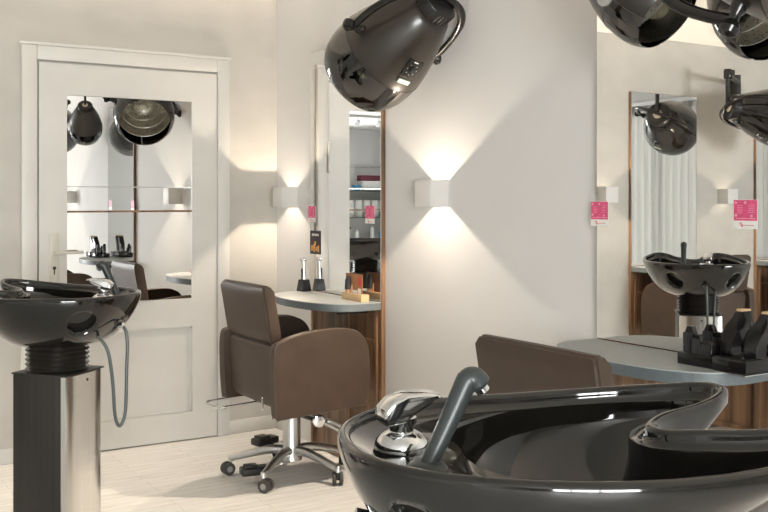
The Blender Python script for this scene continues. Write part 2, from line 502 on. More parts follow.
# ------------------------------------------------------------------ up-down lamps
def lamp(loc, rz, label, power):
    t = thing('wall_lamp', label, 'wall lamp', loc, rz, 'white cube wall lamps')
    h, wd, d, th = .112, .118, .098, .004
    bm = new()
    z0, z1 = -h / 2, h / 2
    box(bm, -d, -d + th, -wd / 2, wd / 2, z0, z1, .0008); box(bm, -th - .001, -.001, -wd / 2, wd / 2, z0, z1, .0008)
    box(bm, -d + th, -th - .001, -wd / 2, -wd / 2 + th, z0, z1); box(bm, -d + th, -th - .001, wd / 2 - th, wd / 2, z0, z1)
    obj('lamp_housing', bm, M_lamp, t)
    bm = new(); box(bm, -d + .02, -.02, -.035, .035, -.010, .010, .002); obj('heat_sink', bm, M_satin, t)
    for s in (1, -1):
        bm = new(); lathe(bm, [(.010, 0), (.008, .003), (.0, .004)], 16, Matrix.Translation((-d / 2, 0, s * .011)) @ Matrix.Rotation(0 if s > 0 else PI, 4, 'X'))
        obj('led', bm, M_bulb, t)
        l = bpy.data.lights.new('lamp_light', 'POINT'); l.energy = power; l.color = (1, .83, .65); l.shadow_soft_size = .0045
        l.use_nodes = True
        ln = l.node_tree; em = ln.nodes['Emission']; fo = ln.nodes.new('ShaderNodeLightFalloff')
        fo.inputs['Strength'].default_value = power * 12; fo.inputs['Smooth'].default_value = .02
        l.energy = 1.0; ln.links.new(fo.outputs['Linear'], em.inputs['Strength'])
        lo = bpy.data.objects.new('lamp_light', l); COL.objects.link(lo); lo.parent = t; lo.location = (-d / 2, 0, s * .0205)
    return t
ZL = 1.335
lamp((XM, 4.92, ZL - .013), 0, 'white cube wall lamp beside the corner, over the chair by the door', 2.0)
lamp((XM, 3.49, ZL), 0, 'white cube wall lamp alone on the blank white wall, right of the narrow mirror', 3.6)
lamp((XM, .62, ZL), 0, 'white cube wall lamp past the right mirror, seen only in the door mirror', 3.2)
lamp((-.15, YD, ZL + .01), R(90), 'cube wall lamp above the pink card at the left edge of the right mirror', 3.2)
lamp((-1.43, YD, ZL), R(90), 'cube wall lamp below the hood dryer in the right mirror', 3.2)

# ------------------------------------------------------------------ pink cards on the mirrors
def text(body, size, loc, rot, m, parent, name='lettering', ext=.0004, align='CENTER'):
    cu = bpy.data.curves.new(name, 'FONT'); cu.body = body; cu.size = size; cu.extrude = ext
    cu.align_x = align; cu.align_y = 'CENTER'
    o = bpy.data.objects.new(name, cu); COL.objects.link(o)
    dg = bpy.context.evaluated_depsgraph_get()
    me = bpy.data.meshes.new_from_object(o.evaluated_get(dg))
    bpy.data.objects.remove(o)
    o = bpy.data.objects.new(name, me); COL.objects.link(o); me.materials.append(m)
    o.location = loc; o.rotation_euler = rot; o.parent = parent
    return o
xs = XM - .0264
def pink(yc, zc, label):
    t = thing('pink_card', label, 'card', (xs, yc, zc), 0, 'pink and white cards stuck on the mirrors')
    bm = new(); box(bm, -.0008, 0, -.042, .042, -.046, .040); obj('card_back', bm, M_card, t)
    bm = new(); box(bm, -.0012, -.0008, -.041, .041, -.022, .039); obj('pink_print', bm, M_pink, t)
    bm = new()
    for (a, b) in ((.033, .031), (0, .031), (.033, -.006), (-.022, -.008)):
        lathe(bm, [(.0042, 0), (.0042, .0006)], 10, Matrix.Translation((-.0012, a, b)) @ Matrix.Rotation(R(-90), 4, 'Y'))
    for k in range(5):
        box(bm, -.0016, -.0012, -.032, -.010, .024 - k * .0055, .0252 - k * .0055)
        box(bm, -.0016, -.0012, .010, .028, .022 - k * .0055, .0232 - k * .0055)
    box(bm, -.0016, -.0012, -.036, .034, -.0165, -.0145)
    obj('white_print', bm, mat('pale_pink_ink', (.80, .42, .50), noise=(60, .1), rough=.5), t)
    bm = new()
    tube(bm, spline([(-.0012, .020, -.030), (-.0012, .014, -.028), (-.0012, .016, -.036), (-.0012, .008, -.034), (-.0012, .012, -.041)], 4), .0012, 6)
    box(bm, -.0014, -.0008, -.030, .004, -.036, -.0345)
    obj('logo', bm, M_redink, t)
pink(4.645, 1.235, 'pink and white card at the left edge of the mirror nearest the door')
pink(4.045, 1.240, 'pink and white card at the right edge of the narrow mirror by the lamp')
pink(2.500, 1.262, 'pink and white card at the left edge of the large right mirror')
pink(1.898, 1.268, 'pink and white card at the right edge of the large right mirror')

# dark poster on mirror 1
t = thing('small_poster', 'small dark poster with glowing orange candles on the mirror above the clippers', 'poster', (xs, 4.605, 1.083))
bm = new(); box(bm, -.001, 0, -.062, .058, -.062, .062); obj('poster_sheet', bm, M_ink, t)
bm = new()
for (a, b, h_) in ((.035, -.045, .028), (.012, -.05, .040), (-.012, -.045, .022), (-.035, -.05, .034), (.0, -.015, .02)):
    box(bm, -.0016, -.001, a - .008, a + .008, b, b + h_, .0003)
obj('candle_print', bm, M_flame, t)
bm = new()
for a in range(5): box(bm, -.0016, -.001, -.038 + a * .016, -.028 + a * .016, .034, .046)
obj('headline', bm, M_card, t)

# ------------------------------------------------------------------ styling chair
def make_chair(label):
    t = thing('salon_chair', label, 'chair', (0, 0, 0), 0, 'brown leather salon chairs')
    # arms
    prof = [(-.226, .362), (-.235, .50), (-.232, .655), (-.19, .683), (-.10, .708), (.02, .722), (.12, .720), (.185, .700), (.225, .655), (.243, .59), (.246, .48), (.236, .400), (.230, .372), (.205, .366), (.05, .356), (-.12, .348), (-.200, .344), (-.220, .347)]
    ol = [(p.x, p.y) for p in spline([(a, b, 0) for a, b in prof], 5, True)]
    for s in (1, -1):
        bm = new(); y0 = s * .255; y1 = s * .312
        prism(bm, ol, min(y0, y1), max(y0, y1), 'y', .010, 3)
        a = obj('armrest', bm, M_leather, t, 50)
        bm = new()
        tube(bm, [(x, s * .312 - s * .004, z) for x, z in ol], .0035, 6, True)
        obj('piping', bm, M_leather_seam, a)
    # backrest: upper pad + lower shell, leaning a little
    def slab(z0, z1, hw, xf0, xf1, thk, bul):
        bm = new(); loops = []
        n = 10
        for i in range(n + 1):
            f = i / n; z = z0 + (z1 - z0) * f; xc = xf0 + (xf1 - xf0) * f
            e = .018 if i in (0, n) else 0
            hw_ = hw - e * .8
            tk = thk / 2 - e * .7
            pts = []
            for (a, b) in ((-1, -1), (-.5, -1.12), (0, -1.16), (.5, -1.12), (1, -1), (1.0, 0), (1, 1), (.5, 1 + bul * .8), (0, 1 + bul), (-.5, 1 + bul * .8), (-1, 1), (-1.0, 0)):
                yy = a * hw_ * (1 if abs(a) < 1 or b == 0 else .985)
                pts.append((xc + b * tk, yy, z))
            loops.append(pts)
        loft(bm, loops, True, True)
        bmesh.ops.recalc_face_normals(bm, faces=bm.faces)
        bmesh.ops.bevel(bm, geom=[e for e in bm.edges if len(e.link_faces) == 2 and e.calc_face_angle(0) > R(40)], offset=.008, segments=3, affect='EDGES')
        return bm
    b = obj('backrest', slab(.665, .925, .250, -.193, -.238, .058, .25), M_leather, t, 50)
    b2 = obj('lower_back', slab(.37, .662, .245, -.170, -.193, .058, .2), M_leather, t, 50)
    bm = new(); box(bm, -.2455, -.238, -.20, -.194, .37, .43, .001); obj('zip_pull', bm, M_chrome, b2)
    bm = new(); box(bm, -.14, .27, -.250, .250, .395, .515, .035, 4); obj('seat', bm, M_leather, t)
    bm = new(); box(bm, -.16, .20, -.235, .235, .362, .394, .01); obj('seat_pan', bm, M_black, t)
    bm = new()
    lathe(bm, [(.05, .075), (.05, .088), (.0425, .10), (.0425, .30), (.0425, .318)], 32)
    lathe(bm, [(.026, .318), (.026, .362)], 24)
    obj('column', bm, M_satin, t)
    bm = new(); lathe(bm, [(.034, .322), (.040, .326), (.040, .345), (.034, .362)], 24); obj('column_collar', bm, M_black, t)
    for k in range(5):
        a = R(146 + 72 * k)
        ca, sa = math.cos(a), math.sin(a)
        pts = [(ca * r_, sa * r_, z) for r_, z in ((.02, .120), (.09, .122), (.16, .110), (.24, .090), (.292, .076))]
        P = spline(pts, 4)
        bm = new(); tube(bm, P, [.024 - .010 * i / len(P) for i in range(len(P))], 12)
        lathe(bm, [(.012, .062), (.012, .088), (.006, .092)], 12, Matrix.Translation((ca * .292, sa * .292, 0)))
        lg = obj('leg', bm, M_satin, t, 60)
        # twin wheel caster trailing sideways
        ang = a + R(35 + 50 * (k % 3))
        mt = Matrix.Translation((ca * .292, sa * .292, 0)) @ Matrix.Rotation(ang, 4, 'Z')
        mm = mt @ Matrix.Translation((.014, 0, .030))
        for s in (1, -1):
            bm = new(); lathe(bm, [(.022, -.008), (.0295, -.006), (.0295, .006), (.022, .008)], 24, mm @ Matrix.Translation((0, s * .016, 0)) @ Matrix.Rotation(R(90), 4, 'X'))
            obj('caster', bm, M_rubber, lg)
        bm = new(); box(bm, -.018, .018, -.008, .008, -.006, .034, .005, 2, mm); obj('caster_fork', bm, M_black, lg)
        for s in (1, -1):
            bm = new(); lathe(bm, [(.014, 0), (.014, .002)], 20, mm @ Matrix.Translation((0, s * .0241, 0)) @ Matrix.Rotation(R(-90 * s), 4, 'X'))
            obj('hub_cap', bm, M_caster_hub, lg)
    # chrome recline loop at the back
    bm = new(); tube(bm, spline([(-.15, .20, .358), (-.30, .205, .352), (-.355, .19, .350), (-.362, .12, .350), (-.355, .05, .350), (-.30, .035, .352), (-.15, .04, .358)], 4), .0065, 10)
    obj('recline_loop', bm, M_chrome, t)
    # side knob lever
    bm = new(); tube(bm, [(.0, -.03, .300), (.02, -.225, .298)], .010, 10); lv = obj('height_lever', bm, M_black, t)
    bm = new(); mtx = Matrix.Translation((.022, -.235, .298)) @ Matrix.Rotation(R(-18), 4, 'Z') @ Matrix.Rotation(R(90), 4, 'X')
    lathe(bm, [(.012, -.008), (.026, -.006), (.030, 0), (.026, .006), (.012, .008)], 24, mtx); obj('knob', bm, M_chrome, lv)
    # footrest frame at the front
    bm = new()
    for s in (1, -1): tube(bm, spline([(.04, s * .09, .30), (.14, s * .12, .24), (.22, s * .12, .20), (.27, s * .12, .20)], 4), .010, 10)
    tube(bm, [(.27, -.15, .20), (.27, .15, .20)], .011, 10)
    obj('footrest', bm, M_satin, t)
    # two black foot pedals on chrome arms
    for (px, py, pz, rz) in ((-.02, .25, .115, R(15)), (-.205, -.035, .060, R(-10))):
        bm = new(); tube(bm, [(0, 0, .105 if pz > .1 else .07), (px * .7, py * .7, pz - .01), (px, py, pz - .012)], .008, 8)
        pa = obj('pedal_arm', bm, M_chrome, t)
        mtx = Matrix.Translation((px, py, pz)) @ Matrix.Rotation(rz, 4, 'Z')
        bm = new(); box(bm, -.068, .062, -.036, .036, -.018, .018, .010, 3, mtx); box(bm, -.05, .01, -.030, .030, .018, .028, .004, 2, mtx)
        obj('foot_pedal', bm, M_black, pa)
    return t
ch = make_chair('brown leather salon chair seen whole, on a chrome star base near the door')
ch.location = (2.09, 4.205, 0)
dup(ch, (1.955, 2.00, 0), 0, 'brown leather salon chair behind the front basin, only its back showing')
dup(ch, (-.72, 4.76, 0), R(90), 'brown leather salon chair seen only in the right mirror, behind the reflected basin')
dup(ch, (-2.15, 4.76, 0), R(90), 'brown leather salon chair under the farthest door-wall mirror')

# ------------------------------------------------------------------ shampoo basin
RIM = [(-.325, 0, 0), (-.308, .095, 0), (-.25, .175, 0), (-.14, .232, 0), (-.01, .254, 0), (.12, .250, .006), (.205, .220, .015), (.262, .180, .024),
       (.276, .140, .025), (.250, .105, .018), (.205, .082, .010), (.150, .056, .006), (.115, .028, .001), (.104, 0, .0)]
MOUTH = [(-.165, 0), (-.168, .065), (-.150, .125), (-.085, .190), (.0, .228), (.11, .230), (.185, .204), (.228, .172),
         (.238, .150), (.215, .128), (.172, .107), (.122, .080), (.086, .042), (.076, 0)]
def sym(pts):
    return pts + [(p[0], -p[1], *p[2:]) for p in reversed(pts[1:-1])]
def basin_loops():
    rim = spline(sym(RIM), 8, True)
    mouth = spline(sym([(a, b, 0) for a, b in MOUTH]), 8, True)
    n = len(rim)
    # outward normals in plan
    nor = []
    for i in range(n):
        tt = (rim[(i + 1) % n] - rim[(i - 1) % n]); tt.z = 0; tt.normalize()
        nv = Vector((tt.y, -tt.x, 0))
        nor.append(nv)
    if nor[0].x > 0: nor = [-v for v in nor]
    return rim, mouth, nor
def make_basin(label, loc, rz, group=None):
    t = thing('shampoo_basin', label, 'basin', loc, rz, group)
    ZR = .985
    rim, mouth, nor = basin_loops(); n = len(rim)
    up = Vector((0, 0, 1))
    loops = []
    # outer shell bottom -> rim
    BC, BR, BD = Vector((-.055, 0, 0)), .100, .168
    def bot(i):
        d = (Vector((rim[i].x, rim[i].y, 0)) - BC).normalized()
        return BC + d * BR
    # build with angles of rim so the bottom circle stays even
    for k in range(14, -1, -1):
        ph = R(90) * k / 14
        L = []
        for i in range(n):
            b = bot(i); q = rim[i] + nor[i] * .0085
            fl = min(1, max(0, (rim[i].x + .02) / .26)); fl = fl * fl * (3 - 2 * fl)
            cs = max(0, math.cos(ph)); lin = 1 - math.sin(ph)
            c = cs ** .85 * (.72 - .55 * fl) + lin * (.28 + .55 * fl)
            xy = b.lerp(Vector((q.x, q.y, 0)), c)
            z = -.012 - (BD - .012) * math.sin(ph) + rim[i].z * c
            L.append((xy.x, xy.y, ZR + z))
        loops.append(L)
    # rolled rim
    for a in (-10, 20, 50, 80, 110, 140, 170, 200):
        L = []
        for i in range(n):
            p = rim[i] + nor[i] * (.009 * math.cos(R(a))) + up * (.009 * math.sin(R(a)))
            L.append((p.x, p.y, ZR + p.z))
        loops.append(L)
    # deck / inner mouth
    for f, dz in ((.20, -.014), (.55, -.016), (.85, -.016), (.97, -.012), (1.03, -.022)):
        L = []
        for i in range(n):
            p = (rim[i] - nor[i] * .0085).lerp(mouth[i] + Vector((0, 0, rim[i].z)), f)
            hh = rim[i].z * (1 - min(f, 1) * .3)
            L.append((p.x, p.y, ZR + hh + dz))
        loops.append(L)
    IC = Vector((-.045, 0, 0)); ID = .145
    for k in range(1, 14):
        ph = R(90) * k / 13
        L = []
        for i in range(n):
            d = Vector((mouth[i].x - IC.x, mouth[i].y, 0)).normalized() * .022
            b = IC + d
            c = max(0, math.cos(ph)) ** .9
            p = b.lerp(mouth[i], c)
            L.append((p.x, p.y, ZR - .022 + rim[i].z * .7 * c - (ID - .022) * math.sin(ph)))
        loops.append(L)
    bm = new(); loft(bm, loops, True, True)
    # recesses: two big round holes at the faucet end, and one small one between them
    bowl = obj('bowl', bm, M_gloss_black, t, 60)
    def cutter(px, py, pz, az, el, r, d):
        b = new()
        mtx = Matrix.Translation((px, py, pz)) @ Matrix.Rotation(az, 4, 'Z') @ Matrix.Rotation(R(90) + el, 4, 'Y')
        lathe(b, [(r, -d), (r, d)], 40, mtx)
        return obj('cut', b, M_black, t)
    def on_shell(lat, dz):
        best = None
        for L_ in range(1, 14):
            for i_ in range(n):
                P_ = loops[L_][i_]
                if P_[0] > -.08: continue
                e_ = (P_[1] - lat) ** 2 + (P_[2] - ZR - dz) ** 2
                if best is None or e_ < best[0]: best = (e_, L_, i_)
        _, L_, i_ = best
        p_ = Vector(loops[L_][i_]); u_ = Vector(loops[L_][(i_ + 1) % n]) - Vector(loops[L_][i_ - 1]); v_ = Vector(loops[L_ + 1][i_]) - Vector(loops[L_ - 1][i_])
        nn = u_.cross(v_).normalized()
        if nn.dot(Vector((p_.x - BC.x, p_.y, 0))) < 0: nn = -nn
        return p_, nn
    def cutter(p_, nn, r, d):
        b = new()
        lathe(b, [(r + .006, d * .8), (r, .002), (r - .004, -d)], 40, Matrix.Translation(p_) @ nn.to_track_quat('Z', 'Y').to_matrix().to_4x4())
        return obj('cut', b, M_black, t)
    HP = [on_shell(.142, -.080), on_shell(-.142, -.080), on_shell(0, -.100)]
    holes = [(*HP[0], .049, .036), (*HP[1], .049, .036), (*HP[2], .016, .025)]
    cs = []
    for h in holes:
        c = cutter(*h)
        md = bowl.modifiers.new('hole', 'BOOLEAN'); md.operation = 'DIFFERENCE'; md.object = c; md.solver = 'EXACT'
        cs.append(c)
    dg = bpy.context.evaluated_depsgraph_get()
    me = bpy.data.meshes.new_from_object(bowl.evaluated_get(dg))
    assert len(me.polygons) > 500
    bowl.modifiers.clear(); bowl.data = me
    for c in cs: bpy.data.objects.remove(c)
    for p in me.polygons: p.use_smooth = True
    # drain
    bm = new(); lathe(bm, [(.026, 0), (.026, .003), (.018, .004), (.006, .002)], 24, Matrix.Translation((-.045, 0, ZR - .144))); obj('drain', bm, M_chrome, t)
    # bellows
    bm = new(); pr = []
    z0, z1, rings = .728, .824, 6
    for k in range(rings):
        a = z0 + (z1 - z0) * k / rings; st = (z1 - z0) / rings
        pr += [(.090, a), (.103, a + st * .3), (.106, a + st * .5), (.103, a + st * .7), (.090, a + st * .98)]
    lathe(bm, pr, 48, Matrix.Translation((-.055, 0, 0))); obj('bellows', bm, M_bellows, t, 80)
    # pedestal
    bm = new(); box(bm, -.140, .050, -.100, .100, .004, .724, .004, 2); pd = obj('pedestal', bm, M_pedestal, t)
    bm = new()
    ol = [(-.086, -.104), (-.102, -.102), (-.112, -.085), (-.116, -.04), (-.117, 0), (-.116, .04), (-.112, .085), (-.102, .102), (-.086, .104)]
    prism(bm, [(a - .055, b) for a, b in ol], .006, .722, 'z'); o = obj('front_panel', bm, M_steel, pd, 50); o['label'] = 'polished steel front panel'
    bm = new(); lathe(bm, [(.005, 0), (.005, .002)], 12, Matrix.Translation((-.1715, .0, .700)) @ Matrix.Rotation(R(-90), 4, 'Y')); obj('screw', bm, M_black, pd)
    bm = new(); box(bm, -.171, .053, -.104, .104, .7235, .729, .002); obj('pedestal_cap', bm, M_pedestal, pd)
    # mixer tap
    zb = ZR - .016
    bm = new()
    lathe(bm, [(.037, 0), (.038, .006), (.035, .014), (.028, .021), (.020, .025)], 32, Matrix.Translation((-.246, .018, zb)) @ Matrix.Scale(1.0, 4))
    lathe(bm, [(.0165, .014), (.0165, .034), (.020, .036), (.020, .044)], 28, Matrix.Translation((-.246, .018, zb)))
    tp = obj('mixer_tap', bm, M_chrome, t)
    bm = new()
    ol = [(-.028, .036), (-.032, .046), (-.031, .058), (-.018, .070), (.000, .076), (.032, .077), (.050, .074), (.054, .069), (.032, .066), (.010, .056), (.000, .038)]
    prism(bm, ol, -.021, .021, 'y', .005, 3, Matrix.Translation((-.246, .018, zb)) @ Matrix.Rotation(R(14), 4, 'Z')); obj('tap_lever', bm, M_chrome, tp)
    # hand spray in its socket
    bm = new(); lathe(bm, [(.027, 0), (.027, .004), (.022, .010), (.016, .013)], 28, Matrix.Translation((-.232, -.094, zb)))
    sk = obj('spray_socket', bm, M_spray, t)
    bm = new()
    b0 = Vector((-.232, -.094, zb + .004))
    P = spline([b0, b0 + Vector((.025, .003, .050)), b0 + Vector((.049, .006, .100)), b0 + Vector((.055, .007, .107)), b0 + Vector((.063, .008, .107)), b0 + Vector((.070, .009, .098))], 5)
    N = len(P)
    rs = []
    for i in range(N):
        f = i / (N - 1)
        rs.append(.0105 + .0055 * min(1, f * 1.6) - (.003 if f > .93 else 0))
    rs[-1] = .0115
    tube(bm, P, rs, 20); sp = obj('hand_spray', bm, M_spray, t, 70)
    e = P[-1]; dirv = (P[-1] - P[-3]).normalized()
    bm = new(); tube(bm, [e, e + dirv * .007], .0095, 16); obj('spray_nozzle', bm, M_chrome, sp)
    # hoses hanging from the faucet end
    def hosep(pts, name='hose'):
        b = new(); tube(b, spline(pts, 8), .0055, 10); return obj(name, b, M_hose, t)
    hx, hz = HP[2][0].x, HP[2][0].z
    hosep([(hx + .02, 0, hz), (hx - .022, 0, hz - .008), (hx - .036, .001, hz - .05), (hx - .036, .004, hz - .15), (hx - .034, .008, hz - .28), (hx - .026, .016, hz - .325),
           (hx - .018, .026, hz - .330), (hx - .010, .034, hz - .29), (hx - .005, .040, hz - .18), (hx + .01, .046, hz - .08), (hx + .045, .055, hz - .03)])
    bm = new(); lathe(bm, [(.0095, -.008), (.0095, .012)], 16, Matrix.Translation((hx - .010, 0, hz - .004)) @ Matrix.Rotation(R(-75), 4, 'Y')); obj('hose_nut', bm, M_chrome, t)
    return t
make_basin('glossy black shampoo basin in the foreground, cut by the bottom edge', (.941, 1.005, 0), R(-23.8), 'black backwash basins')
make_basin('glossy black shampoo basin on a steel pedestal at the left, before the door', (.787, 3.486, 0), R(131), 'black backwash basins')

# ------------------------------------------------------------------ hood dryers
def make_hood(label, centre, axis, face, anchor, disc=None, scale=1.0, badge=True, sm=None, simple=False):
    """centre = middle of the opening; axis = direction from crown to opening"""
    t = thing('hood_dryer', label, 'hood dryer', centre, 0, 'black hood hair dryers')
    ax = Vector(axis).normalized()
    f_ = Vector(face); f_ = (f_ - ax * f_.dot(ax)).normalized()
    yv = -f_; xv = yv.cross(ax)
    q = Matrix((xv, yv, ax)).transposed().to_4x4()
    t.matrix_world = Matrix.Translation(centre) @ q @ Matrix.Scale(scale, 4)
    sm = sm or M_hood
    L = .41
    outer = [(.092, -L), (.102, -.405), (.112, -.395), (.135, -.345), (.162, -.285), (.185, -.225), (.203, -.165), (.2135, -.12), (.2165, -.095)]
    inner = [(.211, -.095), (.206, -.115), (.194, -.15), (.175, -.21), (.148, -.27), (.115, -.325), (.06, -.35)]
    bm = new(); lathe(bm, outer + inner, 64, None, False, False)
    shell = obj('shell', bm, sm, t, 60)
    bm = new(); tube(bm, [(.2165 * math.cos(2 * PI * i / 64), .2165 * math.sin(2 * PI * i / 64), -.0945) for i in range(64)], .0022, 6, True); obj('seam', bm, M_black, shell)
    # inner perforated grille
    bm = new(); lathe(bm, [(.196, -.06), (.185, -.12), (.162, -.185), (.13, -.235), (.07, -.265), (.03, -.27), (.028, -.25), (.0, -.248)], 64, None, False, False)
    obj('grille', bm, M_mesh, t, 60)
    bm = new()
    for r_, z in ((.196, -.06), (.172, -.155), (.14, -.222), (.10, -.252)):
        tube(bm, [(r_ * math.cos(2 * PI * i / 48), r_ * math.sin(2 * PI * i / 48), z + .002) for i in range(48)], .003, 6, True)
    obj('grille_rings', bm, M_satin, t)
    # visor: glossy ring at the opening, smoked
    def visor_arc(a0, a1, m, nm, lab=None):
        b = new(); rings = []
        prof = [(.2165, -.094), (.2205, -.04), (.219, .01), (.211, .05), (.198, .085), (.182, .11), (.179, .108), (.195, .083), (.208, .05), (.216, .01), (.2175, -.04), (.2135, -.094)]
        K = 40
        cols = []
        for k in range(K + 1):
            a = a0 + (a1 - a0) * k / K
            cols.append([b.verts.new((r_ * math.cos(a), r_ * math.sin(a), z)) for r_, z in prof])
        for c0, c1 in zip(cols, cols[1:]):
            for j in range(len(prof)):
                b.faces.new((c0[j], c0[(j + 1) % len(prof)], c1[(j + 1) % len(prof)], c1[j]))
        b.faces.new(cols[0]); b.faces.new(list(reversed(cols[-1])))
        o = obj(nm, b, m, t, 50)
        return o
    visor_arc(R(-97.5), R(165), M_smoke, 'visor')
    visor_arc(R(165.5), R(262), sm, 'front_skirt')
    # crown vent: ridged black cap
    bm = new()
    lathe(bm, [(.090, -L - .002), (.090, -L - .045), (.084, -L - .055), (.0, -L - .057)], 48, None, True, False)
    for k in range(30):
        a = 2 * PI * k / 30
        box(bm, .086, .094, -.003, .003, -L - .052, -L + .004, 0, 1, Matrix.Rotation(a, 4, 'Z'))
    cap = obj('vent_cap', bm, M_black, t)
    if badge:
        bm = new(); lathe(bm, [(.036, -L - .056), (.036, -L - .062), (.032, -L - .065), (0, -L - .065)], 32, None, True, False)
        o = obj('cap_badge', bm, M_cream, cap); o['label'] = 'cream round badge'
    if disc:
        bm = new(); a, z = disc
        rr = .212
        mtx = Matrix.Rotation(a, 4, 'Z') @ Matrix.Translation((rr - .006, 0, z)) @ Matrix.Rotation(R(106), 4, 'Y')
        lathe(bm, [(.060, -.020), (.060, .006), (.054, .010), (0, .011)], 40, mtx)
        o = obj('side_disc', bm, M_greydisc, t); o['label'] = 'light grey round disc'
    if not simple:
        # control panel with dial and label on the side away from the visor
        base = Matrix.Rotation(R(270), 4, 'Z') @ Matrix.Translation((.184, 0, -.215)) @ Matrix.Rotation(R(19), 4, 'Y')
        bm = new(); box(bm, -.006, .004, -.042, .042, -.045, .045, .004, 2, base); pn = obj('control_panel', bm, M_gloss_black, t)
        bm = new(); lathe(bm, [(.016, 0), (.014, .012), (0, .013)], 20, base @ Matrix.Translation((.004, 0, .004)) @ Matrix.Rotation(R(90), 4, 'Y')); obj('dial', bm, M_black, pn)
        bm = new()
        for k in range(7):
            a = R(-140 + 280 * k / 6)
            box(bm, .004, .0046, .026 * math.sin(a) - .0015, .026 * math.sin(a) + .0015, .004 + .026 * math.cos(a) - .0015, .004 + .026 * math.cos(a) + .0015, 0, 1, base)
        box(bm, .004, .0046, -.012, .012, -.036, -.031, 0, 1, base)
        obj('dial_marks', bm, M_card, pn)
        base2 = Matrix.Rotation(R(270), 4, 'Z') @ Matrix.Translation((.2065, 0, -.150)) @ Matrix.Rotation(R(14), 4, 'Y')
        bm = new(); box(bm, 0, .004, -.032, .032, -.010, .010, 0, 1, base2); o = obj('sticker', bm, M_hatch, t); o['label'] = 'pale green and white sticker'
    if not simple:
        # yoke: half loop over the hood with a knob each side
        yk = []
        for k in range(25):
            a = PI * k / 24
            yk.append((.250 * (1 if math.cos(a) > 0 else -1) * abs(math.cos(a)) ** .8, 0, -.17 - .32 * max(0, math.sin(a)) ** .8 if 0 < k < 24 else -.17))
        bm = new(); tube(bm, yk, .013, 10, False, 1.5)
        yoke = obj('yoke', bm, M_black_gloss2, t, 60)
        for s in (1, -1):
            bm = new()
            mtx = Matrix.Translation((s * .185, 0, -.17)) @ Matrix.Rotation(R(90 * s), 4, 'Y')
            lathe(bm, [(.022, -.01), (.022, .035), (.015, .045), (.015, .065), (.022, .072), (.029, .088), (.024, .104), (.010, .112), (0, .113)], 28, mtx)
            obj('pivot_knob', bm, M_black_gloss2, yoke)
    # arm from the top of the yoke to the wall bracket
    inv = t.matrix_world.inverted()
    top = t.matrix_world @ Vector((0, 0, -.46 if simple else -.48))
    A = Vector(anchor[0]); nrm = Vector(anchor[1])
    el = Vector(((top.x + A.x) / 2, (top.y + A.y) / 2, max(top.z, A.z) - .0)) if len(anchor) < 3 else Vector(anchor[2])
    el0 = Vector((el.x, el.y, el.z))
    pts = [top, Vector((top.x, top.y, A.z)), A + nrm * .06]
    b = new(); tube(b, [inv @ top, inv @ Vector((top.x, top.y, A.z + .02))], .016, 14); obj('stem', b, M_black, t)
    b = new(); tube(b, [inv @ Vector((top.x, top.y, A.z)), inv @ (A + nrm * .07)], .018, 14, False, 1.3); arm = obj('swing_arm', b, M_black, t)
    b = new(); lathe(b, [(.026, -.03), (.030, -.02), (.030, .03), (.024, .04)], 20, inv @ Matrix.Translation((top.x, top.y, A.z))); obj('joint', b, M_black_gloss2, arm)
    b = new()
    zr = Matrix.Translation(A) @ nrm.to_track_quat('X', 'Z').to_matrix().to_4x4()
    box(b, .0, .018, -.035, .035, -.13, .11, .004, 2, inv @ zr); box(b, .018, .07, -.022, .022, -.09, .05, .005, 2, inv @ zr)
    tube(b, [inv @ (A + nrm * .07 + Vector((0, 0, -.09))), inv @ (A + nrm * .07 + Vector((0, 0, .06)))], .024, 14)
    obj('wall_bracket', b, M_black, t)
    return t
# hood 1 (over the chair by the door)
make_hood('satin black hood dryer hanging at top centre, over the first mirror', (2.165, 3.60, 1.885), (-.24, .82, -.50), (.14, -1, -.25), ((XM, 3.15, 2.42), (-1, 0, 0)), badge=False, scale=.94)
make_hood('black hood dryer with grey disc at the top, left end of the right mirror', (2.18, 2.03, 1.885), (.20, -.74, -.64), (-.8, -.25, -.5), ((XM, 2.25, 2.42), (-1, 0, 0)), disc=(R(264), -.125), scale=.62, simple=True)
make_hood('black hood dryer cut by the top right corner of the photo', (2.10, 1.40, 1.90), (.25, -.9, -.25), (-.7, -.3, .3), ((XM, 1.60, 2.42), (-1, 0, 0)), scale=.9)
make_hood('black hood dryer on the door wall, reflected at the right of the big mirror', (-1.46, 4.55, 1.89), (-.86, -.44, -.20), (.3, -.3, -1), ((-1.52, YD, 2.22), (0, -1, 0)), sm=M_gloss_black)

# ------------------------------------------------------------------ things on the desks
# clipper on charger
t = thing('hair_clipper', 'slim silver hair clipper standing in a black charger on the far desk', 'hair clipper', (XM - .072, 4.648, .825), R(8))
bm = new()
loft(bm, [[(a * sx, b * sy, z) for a, b in ((-1, -1), (1, -1), (1, 1), (-1, 1))] for sx, sy, z in ((.026, .030, 0), (.026, .030, .008), (.022, .025, .04), (.020, .022, .06), (.015, .016, .062))], True, True)
obj('charger', bm, M_black_gloss2, t)
bm = new(); P = spline([(0, 0, .055), (0, .002, .10), (0, .003, .14), (0, .010, .165)], 4)
tube(bm, P, [.014 - .004 * math.sin(PI * i / (len(P) - 1)) for i in range(len(P))], 16); body = obj('clipper_body', bm, M_satin, t)
bm = new(); box(bm, -.008, .008, -.014, .026, .158, .176, .003); obj('blade_head', bm, M_chrome, body)
bm = new(); box(bm, -.0165, -.009, -.005, .005, .06, .12, .003); obj('grip', bm, M_black, body)
